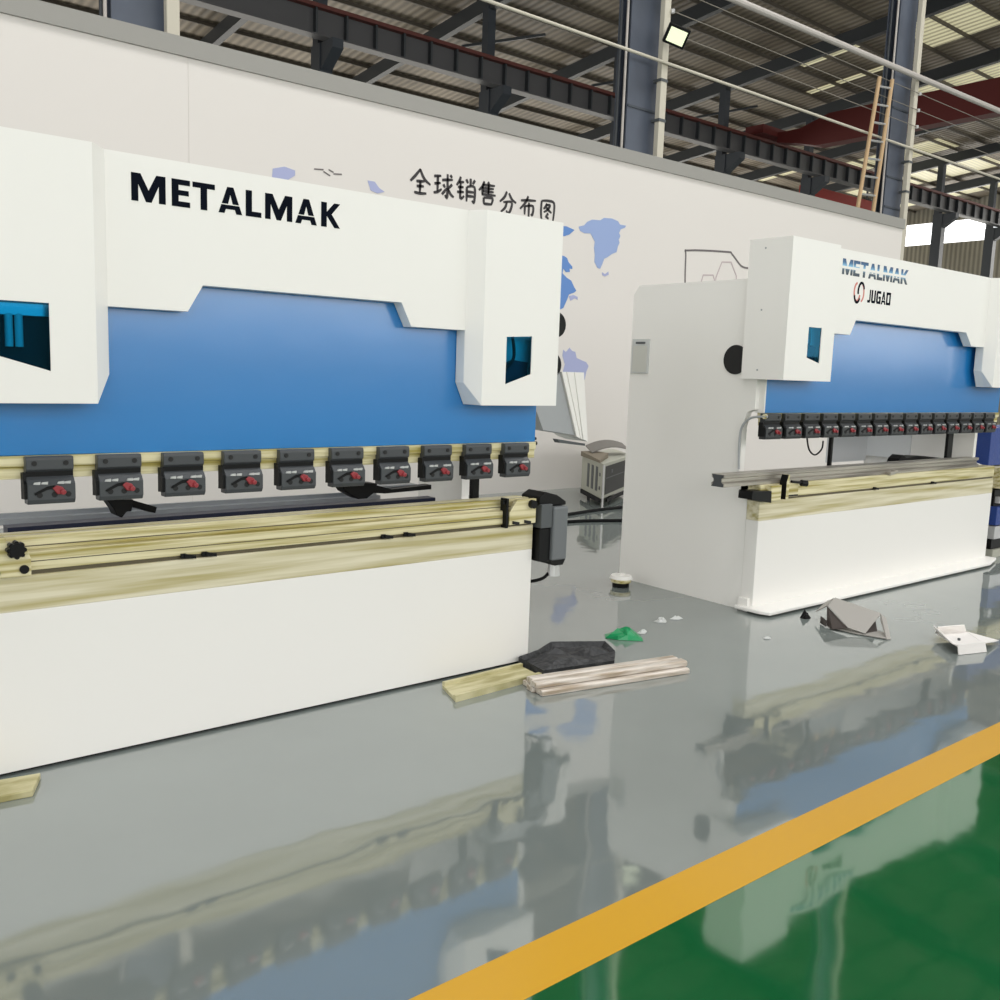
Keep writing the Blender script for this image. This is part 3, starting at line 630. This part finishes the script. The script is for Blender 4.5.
# levelling pad
t = thing('levelling_foot', 'round white and black levelling pad at the rear corner of the second machine', 'foot', (5.03, 4.70, 0))
MB().cyl((0,0,0), (0,0,.035), .062, 24).build('rubber_pad', M['rubber'], t)
MB().cyl((0,0,.035), (0,0,.062), .075, 24).build('ring', M['gold2'], t)
MB().cyl((0,0,.062), (0,0,.085), .085, 24, r2=.075).build('cap', M['white'], t)
MB().cyl((0,0,.085), (0,0,.098), .02, 10).build('screw', M['white'], t)

# third machine at the right edge
t = thing('blue_machine', 'blue machine partly visible at the right edge behind the second press brake', 'machine', (8.93, 3.72, 0))
MB().box(0, 1.6, .0, .9, .0, .07).build('base', M['beige'], t)
MB().box(.02, 1.6, .03, .9, .07, .17).build('shadow_gap', M['black'], t)  # black block standing in for the shaded gap above the base
MB().box(0, 1.6, .0, .9, .17, .29).build('lower_rail', M['silver'], t, .004)
MB().box(0, 1.6, .0, .9, .30, .47).build('front_panel', M['blue3'], t, .004)
MB().box(.03, 1.6, .05, .9, .47, .62).build('cavity', M['black'], t)
MB().box(.05, .12, .01, .05, .5, .56).build('plug', M['silver'], t)
MB().box(.0, 1.6, -.03, .6, .64, .83).build('table_rail', M['gold2'], t, .004)
MB().box(0, 1.2, .12, .42, .84, 1.19).build('blue_cover', M['blue3'], t, .004)

# ------------------------------------------------------------------ welder behind
A = Vector((7.84, 7.70, 0)); u = Vector((.50,.866,0)).normalized(); v = Vector((.866,.5,0)).normalized()
t = thing('welding_machine', 'beige and black cabinet machine with vents standing on the floor by the wall', 'machine', tuple(A))
def obx(a0,a1,b0,b1,z0,z1,m=None):
    m = m or MB(); c = u*(a0+a1)/2+v*(b0+b1)/2+Vector((0,0,(z0+z1)/2)); return m.obox(c, u*(a1-a0)/2, v*(b1-b0)/2, Vector((0,0,(z1-z0)/2)))
obx(0,1.0,0,1.5,.1,.52).build('casing', M['beige'], t, .006)
m = MB()
for a in (.22,.42,.62): obx(a,a+.1,-.008,.0,.17,.46,m)
for z in (.36,.2): obx(.10,.15,-.010,.0,z,z+.04,m)
m.build('vent', M['darkgrey'], t)
fp = obx(-.008,.0,.12,1.46,.14,.48).build('front_panel', M['black'], t)
m = obx(-.012,-.008,.15,1.4,.33,.34); obx(-.012,-.008,.4,.47,.38,.42,m); m.build('trim_strip', M['darkgrey'], fp)
obx(-.02,.02,.0,.07,.0,.5).build('corner_strip', M['silver'], t)
m = obx(.05,1.0,-.03,.02,.05,.1); obx(.6,.68,.0,.06,.0,.06,m); obx(.1,.16,.5,.56,.0,.1,m); obx(-.05,.0,.2,1.5,.05,.09,m); m.build('skid', M['rubber'], t)
# brown sheet and curved cover lying on it
c = thing('cardboard_sheet', 'brown and cream cardboard flap lying on the beige cabinet machine', 'cardboard', tuple(A+Vector((0,0,.523))))
m = MB(); P = [u*.1+v*(-.05), u*1.02+v*(-.06), u*1.0+v*.5, u*.3+v*.55]
m.add([p for p in P]+[p+Vector((0,0,.03+.03*(i%2))) for i, p in enumerate(P)], [(0,1,2,3),(7,6,5,4),(0,4,5,1),(1,5,6,2),(2,6,7,3),(3,7,4,0)]); m.build('flap', M['khaki'], c)
m = MB(); N = 8; vs = []
for i in range(N+1):
    s_ = i/N; q = u*(.98-.55*s_)+v*(.1+1.3*s_); z = .07+.10*math.sin(PI*(.15+.7*s_))
    vs += [q+Vector((0,0,z)), q+u*-.35+Vector((0,0,z-.06)), q+Vector((0,0,z+.012)), q+u*-.35+Vector((0,0,z-.048))]
fs = []
for i in range(N): a = i*4; b = a+4; fs += [(a,b,b+1,a+1),(a+2,a+3,b+3,b+2),(a,a+2,b+2,b),(a+1,b+1,b+3,a+3)]
fs += [(0,1,3,2),(N*4,N*4+2,N*4+3,N*4+1)]
m.add(vs, fs); m.build('curved_flap', mat('grey_flap', (112,108,102), .6), c)

# floor cables
tag(MB().tube(smoothpts([(6.2,7.25,.012),(7.4,7.5,.012),(8.0,7.55,.012),(8.9,7.6,.012)]), .02).build('cable', M['rubber']), 'black cable on the floor in front of the beige cabinet machine', 'cable')
tag(MB().tube(smoothpts([(5.9,7.0,.012),(6.75,7.05,.012),(7.4,6.8,.012),(8.2,6.5,.012)]), .02).build('cable', M['rubber']), 'black cable on the floor nearer the viewer, between the two machines', 'cable')

# ------------------------------------------------------------------ things on the floor
t = thing('olive_board', 'long olive coated channel board on the floor at the corner of the first machine', 'board', (0,0,0))
a, b_, c_, d = Vector((2.555,3.40,0)), Vector((3.12,3.43,0)), Vector((3.14,3.62,0)), Vector((2.62,3.60,0))
m = MB(); m.add([a+Vector((0,0,.0)), b_, c_, d, a+Vector((0,0,.016)), b_+Vector((0,0,.016)), c_+Vector((0,0,.016)), d+Vector((0,0,.016))], [(3,2,1,0),(4,5,6,7),(0,1,5,4),(1,2,6,5),(2,3,7,6),(3,0,4,7)])
m.build('board_sheet', M['board'], t)
MB().beam(a+Vector((.0,.01,.022)), b_+Vector((0,.01,.022)), .02, .02).beam(d+Vector((0,-.01,.022)), c_+Vector((0,-.01,.022)), .02, .02).build('raised_edge', M['board'], t)

t = thing('black_foam_sheet', 'crumpled black plastic sheet on the floor behind the pale rails', 'plastic sheet', (0,0,0))
top = [(3.16,3.66),(3.33,3.70),(3.50,3.78),(3.77,3.62),(3.73,3.50),(3.60,3.38),(3.16,3.46)]
N = len(top); cx = sum(p[0] for p in top)/N; cy = sum(p[1] for p in top)/N
m = MB(); vs = [(x,y,.002) for x, y in top]+[(x,y,.05 if i in (0,1,2,3) else .03) for i, (x, y) in enumerate(top)]
inner = [(cx+(x-cx)*.9, cy+(y-cy)*.86, .022) for x, y in top]; inner2 = [(cx+(x-cx)*.45, cy+(y-cy)*.45, .05+.02*math.sin(i*2.1)) for i, (x, y) in enumerate(top)]
vs += inner+inner2+[(cx,cy,.03)]
fs = [list(range(N))[::-1]]
for i in range(N):
    j = (i+1)%N; fs += [(i,j,N+j,N+i),(N+i,N+j,2*N+j,2*N+i),(2*N+i,2*N+j,3*N+j,3*N+i),(3*N+i,3*N+j,4*N)]
m.add(vs, fs); m.build('sheet', M['foam'], t)

t = thing('pale_rail_bundle', 'bundle of pale wrapped metal rails lying on the grey floor', 'metal rail', (2.97, 3.30, 0), rz=math.radians(-10.5))
for i, (yy, z, l) in enumerate(((-.045,.0,.90),(.02,.0,.92),(.085,.0,.91),(-.012,.03,.91),(.05,.03,.90))):
    MB().prism([(yy-.031,z+.001),(yy-.031,z+.024),(yy-.02,z+.029),(yy+.02,z+.029),(yy+.031,z+.024),(yy+.031,z+.001)], 'x', -.01-.015*(i%2), l).build('rail', M['alu'], t, .003)

def crumple(name, label, cat, c, r, h, mt, n=9, seed=1, fl=.6):
    rnd = random.Random(seed); m = MB(); rings = 3; vs = []; fs = []
    for k in range(rings):
        f = 1-k/rings
        for i in range(n):
            a = 2*PI*i/n; rr = r*f*(.7+.5*rnd.random()); vs.append((rr*math.cos(a), rr*fl*math.sin(a), .002+h*(k/(rings-1))*(.5+.7*rnd.random()) if k else .002))
    vs.append((0,0,h*.7)); vs.append((0,0,.001))
    for k in range(rings-1):
        for i in range(n): j = (i+1)%n; fs.append((k*n+i,k*n+j,(k+1)*n+j,(k+1)*n+i))
    for i in range(n): j = (i+1)%n; fs.append(((rings-1)*n+i,(rings-1)*n+j,rings*n)); fs.append((j,i,rings*n+1))
    m.add(vs, fs); return tag(m.build(name, mt, loc=c), label, cat)
crumple('green_film', 'crumpled green plastic film on the floor', 'plastic film', (4.06,3.74,0), .13, .05, M['green'], 9, 3, .9)
crumple('film_scrap', 'tiny clear plastic scrap just right of the green film', 'plastic scrap', (4.22,3.74,0), .04, .02, M['film'], 7, 5)
crumple('film_scrap', 'small clear plastic scrap on the floor by the second machine side, larger left piece', 'plastic scrap', (4.52,3.86,0), .06, .025, M['film'], 8, 8)
crumple('film_scrap', 'small clear plastic scrap nearer the corner of the second machine, thin and flat', 'plastic scrap', (4.66,3.85,0), .05, .02, M['film'], 7, 9)
crumple('paper_scrap', 'small pale scrap on the grey floor in front of the second machine corner', 'scrap', (4.78,3.24,0), .035, .012, M['film'], 6, 12)

# folded grey carton
t = thing('folded_carton', 'bent open grey carton lying on the floor in front of the second machine', 'carton', (5.40, 3.0, 0))
def plate(name, pts, mt, th=.006, extra=None):
    P = [Vector(q)-Vector((5.40,3.0,0)) for q in pts]; n = (P[1]-P[0]).cross(P[2]-P[0]).normalized()*th; k = len(P)
    m = MB(); m.add([p for p in P]+[p+n for p in P], [list(range(k))[::-1], list(range(k,2*k))]+[(i,(i+1)%k,k+(i+1)%k,k+i) for i in range(k)])
    m.build(name, mt, t)
plate('top_panel', [(5.366,2.938,.012),(5.340,3.040,.03),(5.413,3.233,.119),(5.499,3.239,.16),(5.562,2.985,.115),(5.568,2.954,.108)][::-1], M['carton'])
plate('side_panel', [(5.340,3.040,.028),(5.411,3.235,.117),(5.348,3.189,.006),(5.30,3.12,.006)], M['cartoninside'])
plate('base_panel', [(5.33,3.17,.004),(5.34,2.99,.004),(5.399,2.811,.004),(5.52,2.86,.004),(5.52,3.16,.004)], M['carton'])
plate('end_strip', [(5.568,2.954,.108),(5.59,2.93,.085),(5.425,2.80,.006),(5.395,2.81,.006),(5.53,2.93,.08)], M['carton'])
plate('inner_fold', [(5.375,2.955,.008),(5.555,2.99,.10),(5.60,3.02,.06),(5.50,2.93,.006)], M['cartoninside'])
plate('end_flap', [(5.413,3.235,.117),(5.50,3.245,.155),(5.54,3.33,.10),(5.46,3.34,.05)], M['carton'])
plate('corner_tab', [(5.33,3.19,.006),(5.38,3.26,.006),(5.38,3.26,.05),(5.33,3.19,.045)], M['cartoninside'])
crumple('black_rag', 'small black crumpled rag at the base of the second machine beside the carton', 'rag', (5.43,3.40,0), .05, .05, M['rubber'], 8, 21)

# white paper carton
t = thing('white_box_tray', 'flattened white paper box lying on the floor at the right', 'paper box', (5.40, 3.0, 0))
plate('base', [(5.47,2.42,.045),(5.66,2.355,.045),(5.90,2.56,.03),(5.70,2.66,.03)], M['paper'])
plate('front_wall', [(5.463,2.407,.002),(5.674,2.341,.002),(5.66,2.35,.062),(5.45,2.412,.062)], M['paper'])
plate('left_flap', [(5.48,2.43,.048),(5.72,2.66,.035),(5.70,2.68,.075),(5.45,2.44,.06)], M['paper'])
plate('back_flap', [(5.70,2.665,.034),(5.90,2.565,.034),(5.85,2.56,.09),(5.65,2.63,.09)], M['paper'])
plate('right_flap', [(5.665,2.36,.046),(5.93,2.38,.016),(5.90,2.56,.032)], M['paper'])
MB().cyl((.22,-.52,.045), (.22,-.52,.058), .009, 10).build('tab', M['darkgrey'], t)
# wedge at the lower left
t = thing('olive_wedge', 'olive coated steel wedge on the floor at the lower left corner', 'wedge', (0,0,0))
MB().prism([(.40,3.50),(.742,3.462),(.80,3.60),(.40,3.66)], 'z', .0, .025).build('body', M['board'], t, .004)

# ------------------------------------------------------------------ light
wd = bpy.data.worlds.new('World'); S.world = wd; wd.use_nodes = True
bgn = wd.node_tree.nodes['Background']; bgn.inputs[0].default_value = (.93,.97,1,1); bgn.inputs[1].default_value = .85
def area(name, loc, rot, sx_, sy_, e, col=(1,1,1)):
    l = bpy.data.lights.new(name, 'AREA'); l.shape = 'RECTANGLE'; l.size = sx_; l.size_y = sy_; l.energy = e; l.color = col
    o = bpy.data.objects.new(name, l); COL.objects.link(o); o.location = loc; o.rotation_euler = rot; return o
area('window_daylight', (14,-11.6,5.6), (math.radians(90),0,0), 52, 6.4, 2850, (1,.995,.995))  # unseen area lamp added behind the camera for frontal light; no window built
area('side_fill', (-13.4,2,5.0), (0,math.radians(-90),0), 5, 14, 560, (.94,.98,1))  # added lamp lifting the faces turned left; no opening in that wall
area('overhead_fill', (9,2.5,16.9), (0,0,0), 34, 5, 2600, (1,.995,.985))  # added lamp below the roof, evening out light on wall and floor
area('far_aisle_fill', (30,46.6,7.0), (math.radians(-90),0,0), 70, 6, 5200, (1,.96,.88))  # added lamp out of sight, brightening the far roof underside
area('end_wall_fill', (71.4,22,10.5), (0,math.radians(75),0), 5, 40, 3200, (1,.97,.9))  # added fill lamp near the end wall, brightening the roof at right
nw = tag(MB().box(-14, 78, -12.3, -12, 0, 18.9).build('wall_near', M['wallpaint']), kind='structure')
# ------------------------------------------------------------------ camera
cam = bpy.data.cameras.new('camera'); co = bpy.data.objects.new('camera', cam); COL.objects.link(co)
yaw, pit, rol = [math.radians(a) for a in (39.2965,7.8056,1.9613)]
fw = Vector((math.sin(yaw)*math.cos(pit), math.cos(yaw)*math.cos(pit), -math.sin(pit)))
r = Vector((math.cos(yaw), -math.sin(yaw), 0)); up = r.cross(fw)
r, up = r*math.cos(rol)+up*math.sin(rol), -r*math.sin(rol)+up*math.cos(rol)
mw = Matrix((r, up, -fw)).transposed().to_4x4(); mw.translation = Vector((0,0,1.55)); co.matrix_world = mw
cam.sensor_width = 36; cam.lens = .9394*36; cam.clip_end = 300; cam.clip_start = .05
S.camera = co
S.view_settings.view_transform = 'Standard'; S.view_settings.look = 'None'; S.view_settings.gamma = 1; S.view_settings.use_curve_mapping = False
S.view_settings.exposure = 0.0
